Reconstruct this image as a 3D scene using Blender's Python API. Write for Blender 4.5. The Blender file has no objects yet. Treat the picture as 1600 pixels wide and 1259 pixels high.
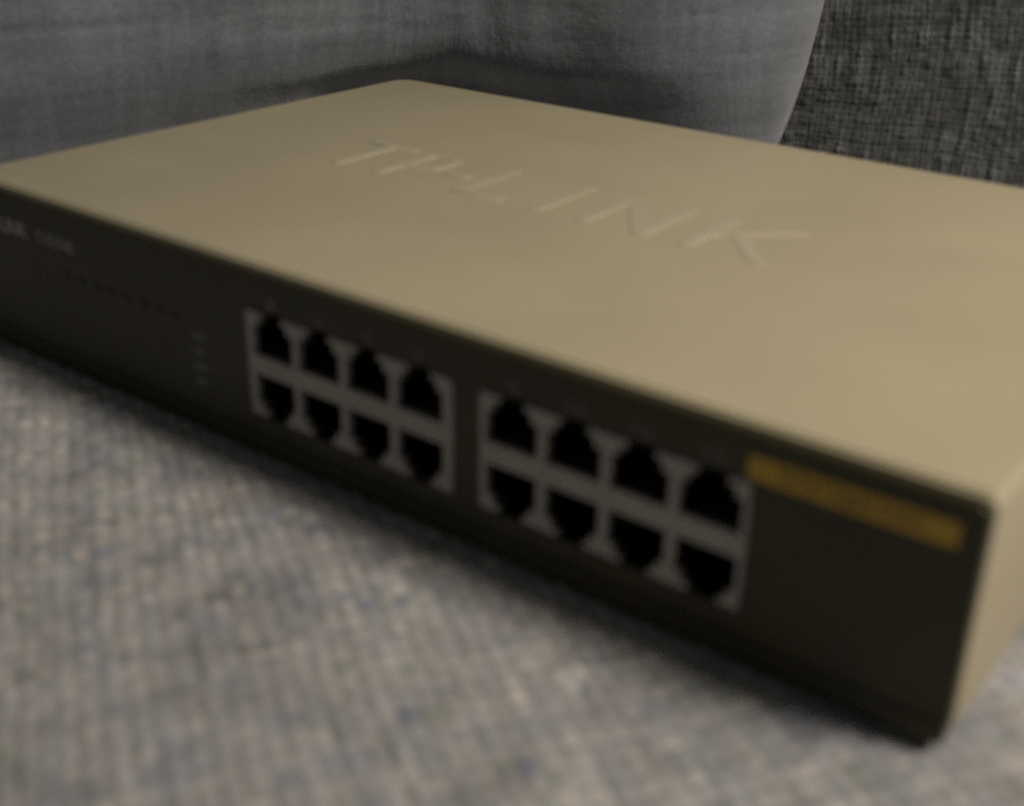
import bpy, bmesh, math, random
import numpy as np
from mathutils import Vector, Matrix, Euler

sc = bpy.context.scene
C = sc.collection
MM = 0.001
rng = np.random.default_rng(7)
random.seed(7)

# ------------------------------------------------------------------ camera
cam_d = bpy.data.cameras.new('camera')
cam = bpy.data.objects.new('camera', cam_d)
C.objects.link(cam)
cam.location = (0.31866, -0.16618, 0.13490)
cam.rotation_euler = (1.1246, -0.0159, 0.6583)
cam_d.sensor_fit = 'HORIZONTAL'
cam_d.sensor_width = 36
cam_d.lens = 43.18
cam_d.clip_start = 0.01
cam_d.clip_end = 20
cam_d.dof.use_dof = True
cam_d.dof.focus_distance = 0.60
cam_d.dof.aperture_fstop = 10.4
sc.camera = cam
sc.cycles.use_denoising = False

# ------------------------------------------------------------------ light
w = bpy.data.worlds.new("World")
sc.world = w
w.use_nodes = True
bg = w.node_tree.nodes['Background']
bg.inputs['Color'].default_value = (0.94, 0.97, 0.92, 1)
bg.inputs['Strength'].default_value = 0.06

ld = bpy.data.lights.new('room_lamp', 'AREA')
ld.shape = 'DISK'
ld.size = 0.20
ld.energy = 4.1
ld.color = (1.0, 0.92, 0.80)
lo = bpy.data.objects.new('room_lamp', ld)
C.objects.link(lo)
lo.location = (0.66, 0.140, 0.56)
lo.rotation_euler = (Vector((0.18, 0.02, 0.0)) - lo.location).to_track_quat('-Z', 'Y').to_euler()

sc.view_settings.view_transform = 'Standard'
sc.view_settings.look = 'None'
sc.view_settings.exposure = 0.0
sc.view_settings.gamma = 1.0

# ------------------------------------------------------------------ helpers
def link(name, me, mats=None, parent=None):
    o = bpy.data.objects.new(name, me)
    C.objects.link(o)
    if mats is not None:
        me.materials.clear()
        for m in (mats if isinstance(mats, (list, tuple)) else [mats]):
            me.materials.append(m)
    if parent is not None:
        o.parent = parent
    return o

def tag(o, label=None, cat=None, group=None, kind=None):
    if label: o['label'] = label
    if cat: o['category'] = cat
    if group: o['group'] = group
    if kind: o['kind'] = kind
    return o

def empty(name, loc=(0, 0, 0), parent=None):
    o = bpy.data.objects.new(name, None)
    o.empty_display_size = 0.03
    o.location = loc
    C.objects.link(o)
    if parent: o.parent = parent
    return o

def plate_mesh(name, outlines, depth, bevel=0.0, res=2, segs=None):
    """filled 2D outline(s) in mm (x,y), extruded symmetrically in z by depth, edges bevelled; returns a mesh (metres)"""
    cu = bpy.data.curves.new(name, 'CURVE')
    cu.dimensions = '2D'
    cu.fill_mode = 'BOTH'
    cu.extrude = max(0.0, (depth / 2 - bevel)) * MM
    cu.bevel_depth = bevel * MM
    cu.bevel_resolution = res
    cu.offset = -bevel * MM
    for pts in outlines:
        s = cu.splines.new('POLY')
        s.points.add(len(pts) - 1)
        for i, (x, y) in enumerate(pts):
            s.points[i].co = (x * MM, y * MM, 0, 1)
        s.use_cyclic_u = True
    o = bpy.data.objects.new(name + '_tmp', cu)
    C.objects.link(o)
    dg = bpy.context.evaluated_depsgraph_get()
    me = bpy.data.meshes.new_from_object(o.evaluated_get(dg))
    me.name = name
    bpy.data.objects.remove(o)
    bpy.data.curves.remove(cu)
    return me

def to_front(me, y0):
    """rotate a plate lying in xy so that its y becomes world z, its thickness world y (centre at y0 mm)"""
    me.transform(Matrix.Translation((0, y0 * MM, 0)) @ Matrix.Rotation(math.radians(90), 4, 'X'))
    return me

def rrect(x0, y0, x1, y1, r, n=6):
    r = [r] * 4 if not isinstance(r, (list, tuple)) else r   # bl, br, tr, tl
    pts = []
    for (cx, cy, a, rr) in ((x0 + r[0], y0 + r[0], 180, r[0]), (x1 - r[1], y0 + r[1], 270, r[1]),
                            (x1 - r[2], y1 - r[2], 0, r[2]), (x0 + r[3], y1 - r[3], 90, r[3])):
        for k in range(n + 1):
            t = math.radians(a + 90 * k / n)
            pts.append((cx + rr * math.cos(t), cy + rr * math.sin(t)))
    return pts

def text_mesh(name, body, x0, x1, z0, z1, depth, bevel=0.0, bold=0.0, spacing=1.0, shear=0.0):
    cu = bpy.data.curves.new(name, 'FONT')
    cu.body = body
    cu.size = 1.0
    cu.space_character = spacing
    cu.offset = bold
    cu.shear = shear
    cu.resolution_u = 4
    o = bpy.data.objects.new(name + '_tmp', cu)
    C.objects.link(o)
    dg = bpy.context.evaluated_depsgraph_get()
    dg.update()
    me = bpy.data.meshes.new_from_object(o.evaluated_get(dg))
    bpy.data.objects.remove(o)
    xs = [v.co.x for v in me.vertices]; ys = [v.co.y for v in me.vertices]
    sx = (x1 - x0) / (max(xs) - min(xs)); sy = (z1 - z0) / (max(ys) - min(ys))
    bpy.data.meshes.remove(me)
    # rebuild with thickness, in the same proportions
    cu.extrude = 0.01 if depth > 0 else 0
    cu.bevel_depth = bevel
    o = bpy.data.objects.new(name + '_tmp', cu)
    C.objects.link(o)
    dg = bpy.context.evaluated_depsgraph_get(); dg.update()
    me = bpy.data.meshes.new_from_object(o.evaluated_get(dg))
    bpy.data.objects.remove(o); bpy.data.curves.remove(cu)
    mx, my = min(xs), min(ys)
    zmax = max(abs(v.co.z) for v in me.vertices) or 1
    for v in me.vertices:
        v.co = ((x0 + (v.co.x - mx) * sx) * MM, (z0 + (v.co.y - my) * sy) * MM, v.co.z / zmax * depth / 2 * MM)
    me.name = name
    return me

def box_bm(bm, x0, x1, y0, y1, z0, z1, mat=0):
    vs = [bm.verts.new((x * MM, y * MM, z * MM)) for x in (x0, x1) for y in (y0, y1) for z in (z0, z1)]
    for idx in ((0, 1, 3, 2), (4, 6, 7, 5), (0, 4, 5, 1), (2, 3, 7, 6), (0, 2, 6, 4), (1, 5, 7, 3)):
        f = bm.faces.new([vs[i] for i in idx]); f.material_index = mat

def bm_mesh(name, bm):
    bmesh.ops.recalc_face_normals(bm, faces=bm.faces)
    me = bpy.data.meshes.new(name)
    bm.to_mesh(me); bm.free()
    return me

def smooth(me, angle=35):
    me.shade_smooth()
    try:
        me.set_sharp_from_angle(angle=math.radians(angle))
    except Exception:
        pass
    return me

# ------------------------------------------------------------------ materials
def mat(name, color, rough=0.5, metal=0.0, spec=0.5, sheen=0.0):
    m = bpy.data.materials.new(name)
    m.use_nodes = True
    b = m.node_tree.nodes['Principled BSDF']
    b.inputs['Base Color'].default_value = (*color, 1)
    b.inputs['Roughness'].default_value = rough
    b.inputs['Metallic'].default_value = metal
    b.inputs['Specular IOR Level'].default_value = spec
    b.inputs['Sheen Weight'].default_value = sheen
    return m, m.node_tree, b

def N(nt, typ, **kw):
    n = nt.nodes.new(typ)
    for k, v in kw.items():
        setattr(n, k, v)
    return n

def noise_tint(m, nt, b, col, amount, scale, bump=0.0, bscale=None, rough_var=0.0):
    tc = N(nt, 'ShaderNodeTexCoord')
    nz = N(nt, 'ShaderNodeTexNoise')
    nz.inputs['Scale'].default_value = scale
    nz.inputs['Detail'].default_value = 5
    nt.links.new(tc.outputs['Object'], nz.inputs['Vector'])
    ramp = N(nt, 'ShaderNodeValToRGB')
    ramp.color_ramp.elements[0].position = 0.3
    ramp.color_ramp.elements[1].position = 0.7
    ramp.color_ramp.elements[0].color = (*[c * (1 - amount) for c in col], 1)
    ramp.color_ramp.elements[1].color = (*[c * (1 + amount) for c in col], 1)
    nt.links.new(nz.outputs['Fac'], ramp.inputs['Fac'])
    nt.links.new(ramp.outputs['Color'], b.inputs['Base Color'])
    if bump > 0:
        n2 = N(nt, 'ShaderNodeTexNoise')
        n2.inputs['Scale'].default_value = bscale or scale * 8
        n2.inputs['Detail'].default_value = 3
        nt.links.new(tc.outputs['Object'], n2.inputs['Vector'])
        bp = N(nt, 'ShaderNodeBump')
        bp.inputs['Strength'].default_value = bump
        bp.inputs['Distance'].default_value = 0.0002
        nt.links.new(n2.outputs['Fac'], bp.inputs['Height'])
        nt.links.new(bp.outputs['Normal'], b.inputs['Normal'])

m_paint, nt, b = mat('champagne_paint', (0.50, 0.43, 0.29), 0.42, 0.0, 0.45)
noise_tint(m_paint, nt, b, (0.50, 0.43, 0.29), 0.04, 30, 0.25, 2500)
tc = N(nt, 'ShaderNodeTexCoord'); nz = N(nt, 'ShaderNodeTexNoise'); nz.inputs['Scale'].default_value = 14; nz.inputs['Detail'].default_value = 6
nt.links.new(tc.outputs['Object'], nz.inputs['Vector'])
mr = N(nt, 'ShaderNodeMapRange'); mr.inputs['From Min'].default_value = .3; mr.inputs['From Max'].default_value = .7
mr.inputs['To Min'].default_value = .38; mr.inputs['To Max'].default_value = .50
nt.links.new(nz.outputs['Fac'], mr.inputs['Value']); nt.links.new(mr.outputs['Result'], b.inputs['Roughness'])
m_glint, nt, b = mat('glint_paint', (0.56, 0.49, 0.34), 0.26, 0.0, 0.6)  # lid paint made paler and glossier, putting highlights into the lettering's colour
m_panel, nt, b = mat('dark_bezel_plastic', (0.036, 0.031, 0.010), 0.38, 0.0, 0.4)
noise_tint(m_panel, nt, b, (0.036, 0.031, 0.010), 0.12, 60, 0.3, 3000)
m_steel, nt, b = mat('shield_steel', (0.37, 0.34, 0.315), 0.45, 0.35, 0.5)
noise_tint(m_steel, nt, b, (0.37, 0.34, 0.315), 0.08, 200)
m_cav, nt, b = mat('socket_plastic', (0.006, 0.006, 0.005), 0.6, 0.0, 0.2)
m_gold, nt, b = mat('contact_gold', (0.25, 0.16, 0.05), 0.4, 0.8)
m_print, nt, b = mat('light_print', (0.50, 0.48, 0.43), 0.6)
m_faint, nt, b = mat('grey_print', (0.17, 0.17, 0.15), 0.6)
m_yellow, nt, b = mat('amber_label', (0.56, 0.34, 0.03), 0.5)
noise_tint(m_yellow, nt, b, (0.56, 0.34, 0.03), 0.06, 120)
m_dprint, nt, b = mat('dark_print', (0.16, 0.11, 0.03), 0.6)
m_lens, nt, b = mat('indicator_lens', (0.036, 0.030, 0.013), 0.25)
m_rubber, nt, b = mat('black_rubber', (0.02, 0.02, 0.02), 0.8)

def yarn_material(name, tint=(1, 1, 1), rough=0.95, sheen=0.25, fuzz=0.15):
    """woven yarn: colour of each yarn comes from the mesh attribute 'yarn', fibres from fine noise"""
    m, nt, b = mat(name, (0.3, 0.3, 0.3), rough, 0, 0.15, sheen)
    b.inputs['Sheen Roughness'].default_value = 0.5
    at = N(nt, 'ShaderNodeAttribute'); at.attribute_name = 'yarn'
    tc = N(nt, 'ShaderNodeTexCoord')
    nz = N(nt, 'ShaderNodeTexNoise')
    nz.inputs['Scale'].default_value = 900
    nz.inputs['Detail'].default_value = 4
    nt.links.new(tc.outputs['Object'], nz.inputs['Vector'])
    mr = N(nt, 'ShaderNodeMapRange')
    mr.inputs['From Min'].default_value = 0.25; mr.inputs['From Max'].default_value = 0.75
    mr.inputs['To Min'].default_value = 1 - fuzz; mr.inputs['To Max'].default_value = 1 + fuzz
    nt.links.new(nz.outputs['Fac'], mr.inputs['Value'])
    mul = N(nt, 'ShaderNodeVectorMath', operation='SCALE')
    nt.links.new(at.outputs['Color'], mul.inputs[0])
    nt.links.new(mr.outputs['Result'], mul.inputs['Scale'])
    nt.links.new(mul.outputs['Vector'], b.inputs['Base Color'])
    bp = N(nt, 'ShaderNodeBump')
    bp.inputs['Strength'].default_value = 0.5
    bp.inputs['Distance'].default_value = 0.0004
    nt.links.new(nz.outputs['Fac'], bp.inputs['Height'])
    nt.links.new(bp.outputs['Normal'], b.inputs['Normal'])
    return m

m_seat = yarn_material('seat_yarn')
m_back = yarn_material('backrest_yarn')
m_cush = yarn_material('cushion_yarn', sheen=0.6)
m_zip, nt, b = mat('piping_cord', (0.09, 0.09, 0.09), 0.9)

# ------------------------------------------------------------------ woven cloth as geometry
def hash2(i, j, s=0):
    i = i.astype(np.int64); j = j.astype(np.int64)
    h = (i * 374761393 + j * 668265263 + s * 974634777) & 0xffffffff
    h = ((h ^ (h >> 13)) * 1274126177) & 0xffffffff
    h = (h ^ (h >> 16)) & 0xffffffff
    return h / 4294967295.0

def vnoise(x, y, s=0):
    xi = np.floor(x); yi = np.floor(y); fx = x - xi; fy = y - yi
    fx = fx * fx * (3 - 2 * fx); fy = fy * fy * (3 - 2 * fy)
    a = hash2(xi, yi, s); b_ = hash2(xi + 1, yi, s); c = hash2(xi, yi + 1, s); d = hash2(xi + 1, yi + 1, s)
    return a * (1 - fx) * (1 - fy) + b_ * fx * (1 - fy) + c * (1 - fx) * fy + d * fx * fy

def weave(u, v, pu, pv, irr=0.25, s=0):
    """plain weave of uneven yarns. u,v in mm. Returns height 0..1, and (yarn kind, yarn index, segment index)"""
    uu = u / pu + irr * (vnoise(u / pu / 3, v / pv / 9, s + 1) - 0.5) * 2 + irr * 0.5 * (vnoise(u / pu / .8, v / pv / 2.2, s + 2) - .5)
    vv = v / pv + irr * (vnoise(u / pu / 9, v / pv / 3, s + 3) - 0.5) * 2 + irr * 0.5 * (vnoise(u / pu / 2.2, v / pv / .8, s + 4) - .5)
    i = np.floor(uu); j = np.floor(vv)
    fu = uu - i - .5; fv = vv - j - .5
    warp_up = ((i + j) % 2) == 0
    # yarn on top is round across and arched along
    hw = np.sqrt(np.clip(1 - (2.0 * fu) ** 2 * .93, 0, 1)) * (0.55 + 0.45 * np.cos(np.pi * fv))
    hf = np.sqrt(np.clip(1 - (2.0 * fv) ** 2 * .93, 0, 1)) * (0.55 + 0.45 * np.cos(np.pi * fu))
    h = np.where(warp_up, hw, hf)
    fat = 0.75 + 0.5 * hash2(i, j, s + 9)
    return h * fat, warp_up, i, j

def set_grid_mesh(name, P, col=None):
    """P: (n,m,3) in metres"""
    n, m_, _ = P.shape
    me = bpy.data.meshes.new(name)
    idx = np.arange(n * m_).reshape(n, m_)
    q = np.stack([idx[:-1, :-1], idx[1:, :-1], idx[1:, 1:], idx[:-1, 1:]], -1).reshape(-1, 4)
    me.vertices.add(n * m_)
    me.vertices.foreach_set('co', P.reshape(-1).astype(np.float32))
    me.loops.add(q.size)
    me.loops.foreach_set('vertex_index', q.reshape(-1).astype(np.int32))
    me.polygons.add(len(q))
    me.polygons.foreach_set('loop_start', (np.arange(len(q)) * 4).astype(np.int32))
    me.polygons.foreach_set('loop_total', np.full(len(q), 4, np.int32))
    me.update(calc_edges=True)
    me.validate()
    me.shade_smooth()
    if col is not None:
        at = me.color_attributes.new('yarn', 'FLOAT_COLOR', 'POINT')
        c = np.ones((n * m_, 4), np.float32); c[:, :3] = col.reshape(-1, 3)
        at.data.foreach_set('color', c.reshape(-1))
    return me

def lines(segs):
    """uneven coordinate lines: list of (start, end, step)"""
    out = []
    for a, b_, st in segs:
        n = max(1, int(round((b_ - a) / st)))
        out.append(np.linspace(a, b_, n, endpoint=False))
    out.append([segs[-1][1]])
    return np.concatenate(out)

def mixc(a, b_, t):
    return a[None, None, :] * (1 - t[..., None]) + b_[None, None, :] * t[..., None]

# ------------------------------------------------------------------ the sofa: seat and backrest
sofa = empty('sofa', (0, 0, -0.16))
tag(sofa, 'woven sofa with beige and blue-grey seat under the switch and dark grey coarse backrest', 'sofa')

xs = lines([(-900, -420, 24), (-420, -60, 2.2), (-60, 60, 1.1), (60, 345, 0.62), (345, 480, 2.5), (480, 900, 24)])
ys = lines([(-420, -150, 12), (-150, 45, 0.62), (45, 120, 1.2), (120, 370, 2.0), (370, 460, 12)])
X, Y = np.meshgrid(xs, ys, indexing='ij')
ang = math.radians(57)
U = X * math.cos(ang) + Y * math.sin(ang)          # along the ribs
V = -X * math.sin(ang) + Y * math.cos(ang)         # across the ribs
# gentle drift of the yarns
Ud = U + 2.5 * (vnoise(X / 60, Y / 60, 31) - .5)
Vd = V + 3.0 * (vnoise(X / 75, Y / 75, 32) - .5)
h, wu, ii, jj = weave(Ud, Vd, 3.8, 4.4, 0.34, 5)
# every float is a pair of plied yarns, with the plies showing as small bumps
across = np.where(wu, Ud / 3.8, Vd / 4.4); along = np.where(wu, Vd, Ud)
strand = np.floor(across * 2)
h = h * (.68 + .32 * np.abs(np.sin(np.pi * across * 2))) + .14 * np.sin(2 * np.pi * (along / 2.1 + hash2(strand, strand, 6)))
rib = 0.5 + 0.5 * np.cos(2 * np.pi * (Vd / 4.4 - .5))
Z = h * 1.35 + rib * 0.45 + 0.5 * (vnoise(X / 1.6, Y / 1.6, 40) - .5)
Z = Z - 1.35
Z = Z + 3.2 * (vnoise(X / 70, Y / 70, 41) - .5) + 1.0 * (vnoise(X / 24, Y / 24, 42) - .5)
# the weight of the switch flattens the cushion under it
inside = np.clip(1 - np.maximum(np.maximum(-X, X - 280), np.maximum(-Y, Y - 180)) / 14.0, 0, 1)
Z = Z * (1 - inside) + (h * 0.8 - 1.6) * inside
# upholstery crowns down towards the sofa front
Z = Z - 60 * np.clip((-Y - 260) / 160, 0, 1) ** 2
beige = np.array([0.315, 0.282, 0.252]); grey = np.array([0.235, 0.225, 0.20])
blue = np.array([0.155, 0.168, 0.195]); pale = np.array([0.39, 0.34, 0.28]); green = np.array([0.20, 0.205, 0.165])
seg = np.where(wu, np.floor(Vd / 4.4 / 1.2 + 7 * hash2(ii, ii, 3)), np.floor(Ud / 3.8 / 1.6 + 7 * hash2(jj, jj, 4)))
line_id = strand + np.where(wu, 0, 5000)
r1 = hash2(line_id, seg, 11); r2 = hash2(line_id, seg, 12); r3 = hash2(ii, jj, 13)
patch = vnoise(Ud / 9, Vd / 7, 51)
col = mixc(beige, grey, np.clip((r1 - .35) * 2.2, 0, 1) * .65)
col = np.where((r2 > .86)[..., None], mixc(pale, beige, r3 * .6), col)
col = np.where(((r2 < .035) & ~wu)[..., None], mixc(blue, grey, r3 * .6), col)
col = np.where(((r2 > .20) & (r2 < .30))[..., None], mixc(green, grey, r3), col)
tp = np.clip((patch - .66) * 4, 0, 1)[..., None] * .45
col = col * (1 - tp) + np.array([0.17, 0.175, 0.19]) * tp
tone = 1 + .26 * (vnoise(Ud / 4.2, Vd / 20, 53) - .5) + .26 * (vnoise(Ud / 18, Vd / 4.4, 54) - .5) + .22 * (vnoise(X / 7, Y / 7, 55) - .5)
cool = np.clip((.42 - vnoise(Ud / 4.4, Vd / 16, 56)) * 4, 0, 1)[..., None] * .30
col = col * tone[..., None]
col = col * (1 - cool) + np.array([0.185, 0.195, 0.215]) * cool
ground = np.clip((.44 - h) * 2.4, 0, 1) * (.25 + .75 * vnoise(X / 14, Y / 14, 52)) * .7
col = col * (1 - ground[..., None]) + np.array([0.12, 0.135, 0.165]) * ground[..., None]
col = col * (0.92 + .16 * hash2(ii, jj, 14))[..., None] * np.array([1.20, 1.26, 1.38])
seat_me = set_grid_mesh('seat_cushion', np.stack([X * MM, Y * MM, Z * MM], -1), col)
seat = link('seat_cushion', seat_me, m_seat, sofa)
seat.location = (0, 0, 0.16)
# body of the seat below the woven cover
bm = bmesh.new(); box_bm(bm, -896, 896, -300, 460, -150, -8)
body = link('seat_base', bm_mesh('seat_base', bm), m_back, sofa); body.location = (0, 0, 0.16)
at = body.data.color_attributes.new('yarn', 'FLOAT_COLOR', 'POINT')
at.data.foreach_set('color', [0.2, 0.19, 0.17, 1] * len(body.data.vertices))

# backrest: coarse dark cloth, leaning back
us = lines([(-700, -260, 12), (-260, 40, 2.4), (40, 300, 0.62), (300, 420, 2), (420, 800, 12)])
vs = lines([(-30, -2, 2), (-2, 130, 0.62), (130, 240, 2.4), (240, 620, 9)])
U, V = np.meshgrid(us, vs, indexing='ij')
Ud = U + 4.0 * (vnoise(U / 50, V / 40, 61) - .5) + 0.05 * V
Vd = V + 3.0 * (vnoise(U / 45, V / 50, 62) - .5) - 0.10 * U
h, wu, ii, jj = weave(Ud, Vd, 3.3, 2.8, 0.6, 77)
gap = hash2(ii, jj, 70)
hh = h * (0.45 + .75 * gap)
wob = 2.2 * (vnoise(U / 9, V / 9, 84) - .5)
st_v = vnoise((Ud + wob) / 3.0, Vd / 14, 81); st_h = vnoise(Ud / 12, (Vd + wob) / 2.8, 82); gapn = vnoise((Ud + wob) / 4.4, (Vd - wob) / 5.6, 83)
D = hh * 0.45 + 0.5 * st_v + 0.4 * st_h + 6 * (vnoise(U / 90, V / 90, 63) - .5)
bulge = 18 * np.sin(np.clip((V + 10) / 420, 0, 1) * np.pi)
c_dark = np.array([0.085, 0.085, 0.078]); c_mid = np.array([0.155, 0.160, 0.158]); c_lite = np.array([0.20, 0.195, 0.178])
seg = np.where(wu, np.floor(Vd / 3.2 / 4.5 + 9 * hash2(ii, ii, 3)), np.floor(Ud / 4.0 / 3.0 + 9 * hash2(jj, jj, 4)))
lid = np.where(wu, ii, jj + 9000)
r1 = hash2(lid, seg, 21); r3 = hash2(ii, jj, 22)
col = mixc(c_dark, c_mid, np.clip(r1 * 1.5, 0, 1))
col = np.where((r1 > .80)[..., None], mixc(c_mid, c_lite, r3), col)
col = c_mid[None, None, :] * (.72 + .35 * r1 + .10 * h)[..., None]
lite = np.clip((st_v - .55) * 3, 0, 1) * .7 + np.clip((st_h - .58) * 3, 0, 1) * .5
dark = np.clip((.36 - gapn) * 4, 0, 1) * .42 + np.clip((.30 - st_v) * 4, 0, 1) * .2
col = col * (1 + lite[..., None] * .75) * (1 - np.clip(dark * .75, 0, .75)[..., None])
lean = math.radians(12)
Pb = np.stack([U, 352 - D - bulge + V * math.tan(lean), V], -1)
# the backrest is turned a little towards the camera
th = math.radians(-6)
px, py = Pb[..., 0] - 150, Pb[..., 1] - 352
Pb = np.stack([150 + px * math.cos(th) - py * math.sin(th), 352 + px * math.sin(th) + py * math.cos(th), Pb[..., 2]], -1)
br_me = set_grid_mesh('backrest', Pb * MM, col)
br = link('backrest', br_me, m_back, sofa); br.location = (0, 0, 0.16)

# ------------------------------------------------------------------ the soft cushion bent into the corner of the sofa
SEG_A, R_ARC, TURN, SEG_B = 105.0, 120.0, math.radians(55), 430.0
START = np.array([110.0, 306.0]); DIR0 = math.radians(195)
def spine(d):
    """d: distance (mm) along the cushion from its right end; returns x, y and the outward normal (away from the face)"""
    ux, uy = math.cos(DIR0), math.sin(DIR0)
    la = R_ARC * TURN
    phi = np.clip((d - SEG_A) / R_ARC, 0, TURN)
    ang = DIR0 + phi                                   # heading turns towards -y
    # centre of the bend lies on the face side
    cx = START[0] + ux * SEG_A - uy * R_ARC
    cy = START[1] + uy * SEG_A + ux * R_ARC
    nx, ny = np.sin(ang), -np.cos(ang)                 # outward
    ax = START[0] + ux * d; ay = START[1] + uy * d
    bx = cx + nx * R_ARC; by = cy + ny * R_ARC
    rest = np.clip(d - SEG_A - la, 0, None)
    x = np.where(d < SEG_A, ax, bx + np.cos(ang) * rest)
    y = np.where(d < SEG_A, ay, by + np.sin(ang) * rest)
    return x, y, nx, ny

cushion = empty('back_cushion')
tag(cushion, 'soft blue-grey linen cushion curving round behind the switch, its right edge brightly lit', 'cushion')
LEN = SEG_A + R_ARC * TURN + SEG_B
half_w, half_h, thick, s_ = LEN / 2, 190.0, 84.0, 300
nu = lines([(-1, -.2, .006), (-.2, .93, .0032), (.93, 1.0, .0018)])
nv = lines([(-1, -.2, .0045), (-.2, 1, .02)])
Un, Vn = np.meshgrid(nu, nv, indexing='ij')
Xc = Un * half_w
Xc = Xc - np.where(Un > 0, 1, -1) * 17 * Vn ** 4 * np.clip((np.abs(Un) - .6) / .4, 0, 1)
Zc = Vn * half_h * (1 - 0.05 * np.clip((np.abs(Un) - .6) / .4, 0, 1) ** 2)
end = np.clip((np.abs(Un) - .66) / .34, 0, 1)
dome = np.clip(1 - end ** 2.4, 0, 1) ** 0.5 * np.clip(1 - np.abs(Vn) ** 3.2, 0, 1) ** 0.5
u, v = Xc, Zc
h, wu, ii, jj = weave(u + 5 * (vnoise(u / 60, v / 60, s_) - .5), v + 5 * (vnoise(u / 60, v / 60, s_ + 1) - .5), 2.3, 2.0, 0.3, s_)
wr = 7 * (vnoise(u / 60, v / 70, s_ + 5) - .5) + 3 * (vnoise(u / 24, v / 30, s_ + 6) - .5)
seg = np.where(wu, np.floor(v / 2.0 / 6 + 9 * hash2(ii, ii, 3)), np.floor(u / 2.3 / 7 + 9 * hash2(jj, jj, 4)))
lid = np.where(wu, ii, jj + 9000)
r1 = hash2(lid, seg, s_ + 8); r3 = hash2(ii, jj, s_ + 9)
slub = np.clip((vnoise(u / 3.4, v / 24, s_ + 10) - .5) * 1.6, -1, 1) * .16 + np.clip((vnoise(u / 34, v / 3.0, s_ + 11) - .5) * 1.6, -1, 1) * .20
tt = 0.90 + .20 * r1 + slub + .05 * (r3 - .5) + .22 * (vnoise(u / 18, v / 14, s_ + 12) - .5)
col = np.array([0.170, 0.185, 0.210])[None, None, :] * tt[..., None]
lean = math.tan(math.radians(9))
for side, nm in ((1, 'cushion_front'), (-1, 'cushion_back')):
    sx, sy, nx, ny = spine(half_w - Xc)
    off = -side * (thick if side == 1 else 40) * dome - side * (h * 0.4 + wr) * np.clip(dome * 2, 0, 1) + lean * (Zc + half_h)
    if side == 1:   # pushed in low down where the cushion folds at the bend
        dd = half_w - Xc; zz = Zc + half_h
        zt = 46 + 8 * (vnoise(dd / 40, dd * 0, 91) - .5)
        low = 1 / (1 + np.exp((zz - zt) / 4.5))
        off = off + 30 * np.exp(-((dd - 175) / 105) ** 2) * low
    P = np.stack([sx + nx * off, sy + ny * off, Zc + half_h - 8], -1)
    Pq, cq = P, col
    if side == -1:
        ix = np.unique(np.r_[np.arange(0, P.shape[0], 4), P.shape[0] - 1]); iy = np.unique(np.r_[np.arange(0, P.shape[1], 4), P.shape[1] - 1])
        Pq = P[np.ix_(ix, iy)][::-1]; cq = col[np.ix_(ix, iy)][::-1]
    link(nm, set_grid_mesh(nm, Pq * MM, cq), m_cush, cushion)

# ------------------------------------------------------------------ the network switch
W, Dp, H = 281.0, 181.0, 45.2
sw = empty('network_switch', (0, 0, 0))
tag(sw, 'champagne metal network switch with dark front panel, sixteen ports, lying on the sofa seat', 'network switch')

# painted metal housing
me = plate_mesh('housing', [rrect(0, 2.2, W, Dp, [1.2, 1.2, 7, 7], 8)], H - 1.6, 1.7, 4)
me.transform(Matrix.Translation((0, 0, (1.6 + (H - 1.6) / 2) * MM)))
# hollow behind the bezel, so the sockets have depth
hb = bpy.data.objects.new('housing_tmp', me); C.objects.link(hb)
bm = bmesh.new(); box_bm(bm, 2.0, W - 2.0, -5, 22, 3.6, H - 1.6)
cb = bpy.data.objects.new('cutter_tmp', bm_mesh('cutter_tmp', bm)); C.objects.link(cb)
bo = hb.modifiers.new('cut', 'BOOLEAN'); bo.operation = 'DIFFERENCE'; bo.object = cb; bo.solver = 'EXACT'
dg = bpy.context.evaluated_depsgraph_get(); dg.update()
me = bpy.data.meshes.new_from_object(hb.evaluated_get(dg)); me.name = 'housing'
bpy.data.objects.remove(hb); bpy.data.objects.remove(cb)
housing = link('housing', smooth(me), m_paint, sw)

# raised wordmark pressed in the lid
y0, y1, t = 75.5, 102.5, 3.2
def bar(x0, x1, ya, yb): return [(x0, ya), (x1, ya), (x1, yb), (x0, yb)]
letters = [
    [(68.3, y0), (71.7, y0), (71.7, y1 - t), (79, y1 - t), (79, y1), (60.5, y1), (60.5, y1 - t), (68.3, y1 - t)],
    [(84, y0), (87.4, y0), (87.4, 86), (94, 86), (97.5, 89), (97.5, y1 - 3), (94, y1), (84, y1)],
    bar(100.5, 109, 86.5, 89.8),
    [(112.8, y0), (129, y0), (129, y0 + t), (116.2, y0 + t), (116.2, y1), (112.8, y1)],
    bar(138.6, 142.0, y0, y1),
    [(152.8, y0), (156.2, y0), (156.2, y1 - 7), (169.6, y0), (173.0, y0), (173.0, y1), (169.6, y1), (169.6, y0 + 7), (156.2, y1), (152.8, y1)],
    [(182.0, y0), (185.4, y0), (185.4, 86.5), (189, 89.5), (200.5, y0), (205, y0), (191.3, 92), (203.5, y1), (199, y1), (185.4, 91), (185.4, y1), (182.0, y1)],
]
hole = [(87.4, 89), (87.4, y1 - t), (93, y1 - t), (94.3, y1 - 4.3), (94.3, 90.3), (93, 89)]
me = plate_mesh('embossed_lettering', letters + [hole], 0.50, 0.24, 2)
me.transform(Matrix.Translation((0, 0, (H + 0.0) * MM)))
link('embossed_lettering', smooth(me, 80), m_glint, sw)

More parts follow.
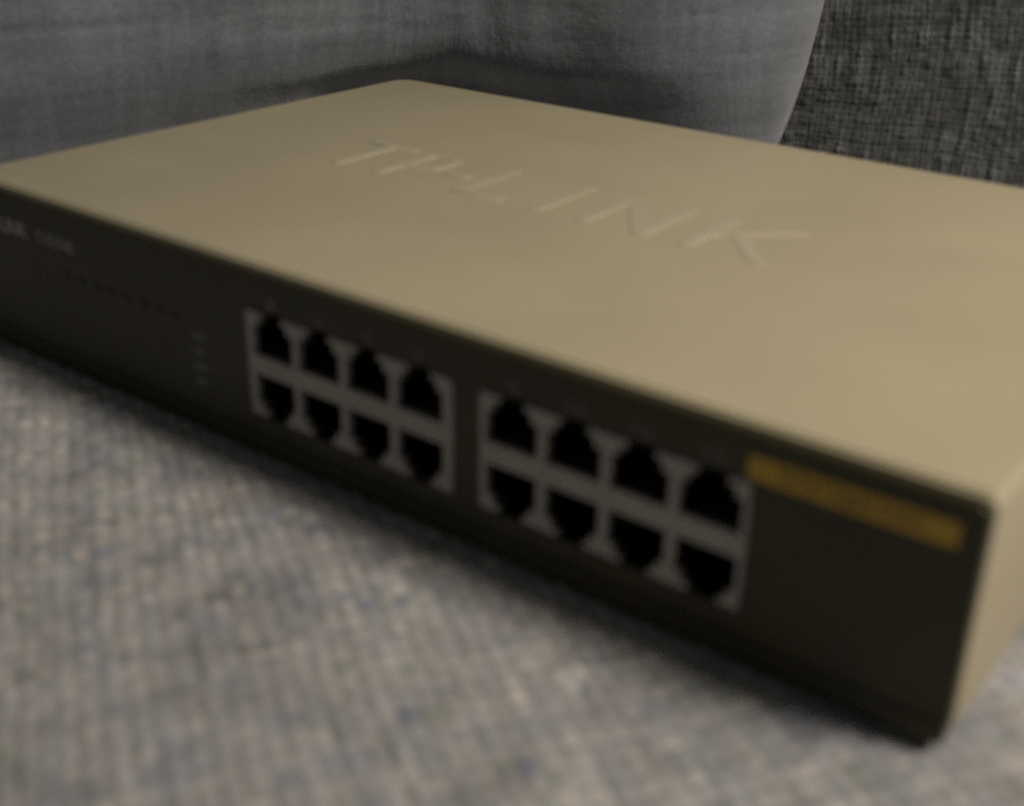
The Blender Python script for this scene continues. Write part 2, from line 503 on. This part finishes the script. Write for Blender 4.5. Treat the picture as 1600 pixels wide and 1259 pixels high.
# front bezel (dark plastic) with two openings, and the lower lip under a groove
blocks = [(118.2, 178.2), (185.0, 243.0)]
ox = [(a + .3, b_ - .3) for a, b_ in blocks]
z0b, z1b = 10.6, 36.0
outl = [rrect(0.2, 5.3, W - .2, H - .1, [.6, .6, 2.2, 2.2], 5)]
for a, b_ in blocks:
    outl.append([(a - .25, z0b - .25), (a - .25, z1b + .25), (b_ + .25, z1b + .25), (b_ + .25, z0b - .25)])
me = to_front(plate_mesh('front_panel', outl, 3.2, 0.5, 2), 0.9)
link('front_panel', smooth(me), m_panel, sw)
me = to_front(plate_mesh('lower_lip', [rrect(0.6, 0.9, W - .6, 5.2, [1.0, 1.0, .4, .4], 4)], 3.4, 0.4, 2), 0.85)
link('lower_lip', smooth(me), m_panel, sw)

# the two blocks of eight sockets
PITCH = 14.3
def block_outline(xa, xb, cxs, zmid):
    """comb shaped steel face: stepped notches open to the upper and lower edges"""
    top, bot = [], []
    hi = z1b; lo_ = z0b
    steps = [(5.9, 2.45), (5.9, 8.4), (3.7, 8.4), (3.7, 10.6), (2.3, 10.6)]
    up = [(xa, hi)]
    for c in cxs:
        up += [(c - 3.0, hi), (c - 3.0, zmid + 11.2), (c - 4.5, zmid + 11.2), (c - 4.5, zmid + 9.2), (c - 6.15, zmid + 9.2), (c - 6.15, zmid + 2.3),
               (c + 6.15, zmid + 2.3), (c + 6.15, zmid + 9.2), (c + 4.5, zmid + 9.2), (c + 4.5, zmid + 11.2), (c + 3.0, zmid + 11.2), (c + 3.0, hi)]
    up.append((xb, hi))
    dn = [(x, 2 * zmid - z) for x, z in up]
    dn = [(x, max(lo_, z)) for x, z in dn]
    return up + dn[::-1]

ZM = (z0b + z1b) / 2
port_up = None
def port_mesh():
    """socket liner behind one opening (origin at the middle of the opening's straight side) with eight contacts"""
    bm = bmesh.new()
    prof = [(-6.0, 0), (-6.0, 6.8), (-4.35, 6.8), (-4.35, 8.8), (-2.85, 8.8), (-2.85, 10.2), (2.85, 10.2), (2.85, 8.8), (4.35, 8.8), (4.35, 6.8), (6.0, 6.8), (6.0, 0)]
    f0 = [bm.verts.new((x * MM, 0.6 * MM, z * MM)) for x, z in prof]
    f1 = [bm.verts.new((x * MM, 12.5 * MM, z * MM)) for x, z in prof]
    n = len(prof)
    for k in range(n):
        bm.faces.new([f0[k], f0[(k + 1) % n], f1[(k + 1) % n], f1[k]])
    bm.faces.new(f1)
    for k in range(8):
        x = -3.6 + k * 1.03
        box_bm(bm, x - .2, x + .2, 2.5, 10.5, 0.25, 0.75, 1)
    me = bm_mesh('port', bm)
    me.materials.append(m_cav); me.materials.append(m_gold)
    return me
pm = port_mesh()
for bi, (a, b_) in enumerate(blocks):
    mid = (a + b_) / 2 + (-.2, .2)[bi]
    cxs = [mid + (k - 1.5) * PITCH for k in range(4)]
    me = to_front(plate_mesh('port_block', [block_outline(a, b_, cxs, ZM)], 4.0, 0.18, 1), 1.0)
    blk = link('port_block', me, m_steel, sw)
    for k in range(8):
        o = bpy.data.objects.new('port', pm)
        C.objects.link(o); o.parent = blk
        c = cxs[k % 4]
        if k < 4:
            o.location = (c * MM, 0, (ZM + 2.4) * MM)
        else:
            o.location = (c * MM, 0, (ZM - 2.4) * MM)
            o.rotation_euler = (0, math.pi, 0)
    for k in range(4):
        nmb = str(1 + 2 * k + 8 * bi)
        me = to_front(text_mesh('port_number', nmb, cxs[k] - (1.0 if len(nmb) == 1 else 1.7), cxs[k] + (1.0 if len(nmb) == 1 else 1.7), 37.4, 39.8, 0.05), -0.73)
        link('port_number', me, m_faint, sw)

# amber label strip with its dark print
me = to_front(plate_mesh('label_strip', [rrect(241.8, 36.9, 277.0, 41.2, .5, 3)], 0.12, 0), -0.76)
lab = link('label_strip', me, m_yellow, sw)
me = to_front(text_mesh('label_print', '16-Port Gigabit Switch', 247.5, 271.5, 37.6, 40.6, 0.04, 0, 0.02), -0.84)
link('label_print', me, m_dprint, lab)

# maker's name and type at the upper left
me = to_front(text_mesh('printed_wordmark', 'TP-LINK', 14.0, 34.5, 34.0, 38.0, 0.05, 0, 0.02), -0.73)
link('printed_wordmark', me, m_print, sw)
me = to_front(text_mesh('printed_type', 'TL-SG1016D', 38.8, 54.5, 34.4, 37.4, 0.05, 0, 0.0), -0.73)
link('printed_type', me, m_print, sw)

# indicator lamps and their legend
lens_me = to_front(plate_mesh('indicator_lamp', [rrect(-1.4, -.7, 1.4, .7, .5, 3)], 0.7, 0.12, 1), -0.8)
for k in range(8):
    o = bpy.data.objects.new('indicator_lamp', lens_me)
    if k == 0: lens_me.materials.append(m_lens)
    C.objects.link(o); o.parent = sw
    o.location = ((49 + k * 6.2) * MM, 0, 27.4 * MM)
bm = bmesh.new()
for k, zc in enumerate((24.4, 20.6, 16.8, 13.0)):
    box_bm(bm, 98.5, 103.2 - (k % 2) * .8, -0.74, -0.70, zc - .7, zc + .7)
link('indicator_legend', bm_mesh('indicator_legend', bm), m_faint, sw)

# rubber feet under the housing
bm = bmesh.new()
bmesh.ops.create_cone(bm, cap_ends=True, segments=24, radius1=6.5 * MM, radius2=7.2 * MM, depth=2.4 * MM)
foot_me = bm_mesh('foot', bm); foot_me.materials.append(m_rubber)
for x, y in ((18, 18), (263, 18), (18, 163), (263, 163)):
    o = bpy.data.objects.new('foot', foot_me)
    C.objects.link(o); o.parent = sw
    o.location = (x * MM, y * MM, 0.5 * MM)
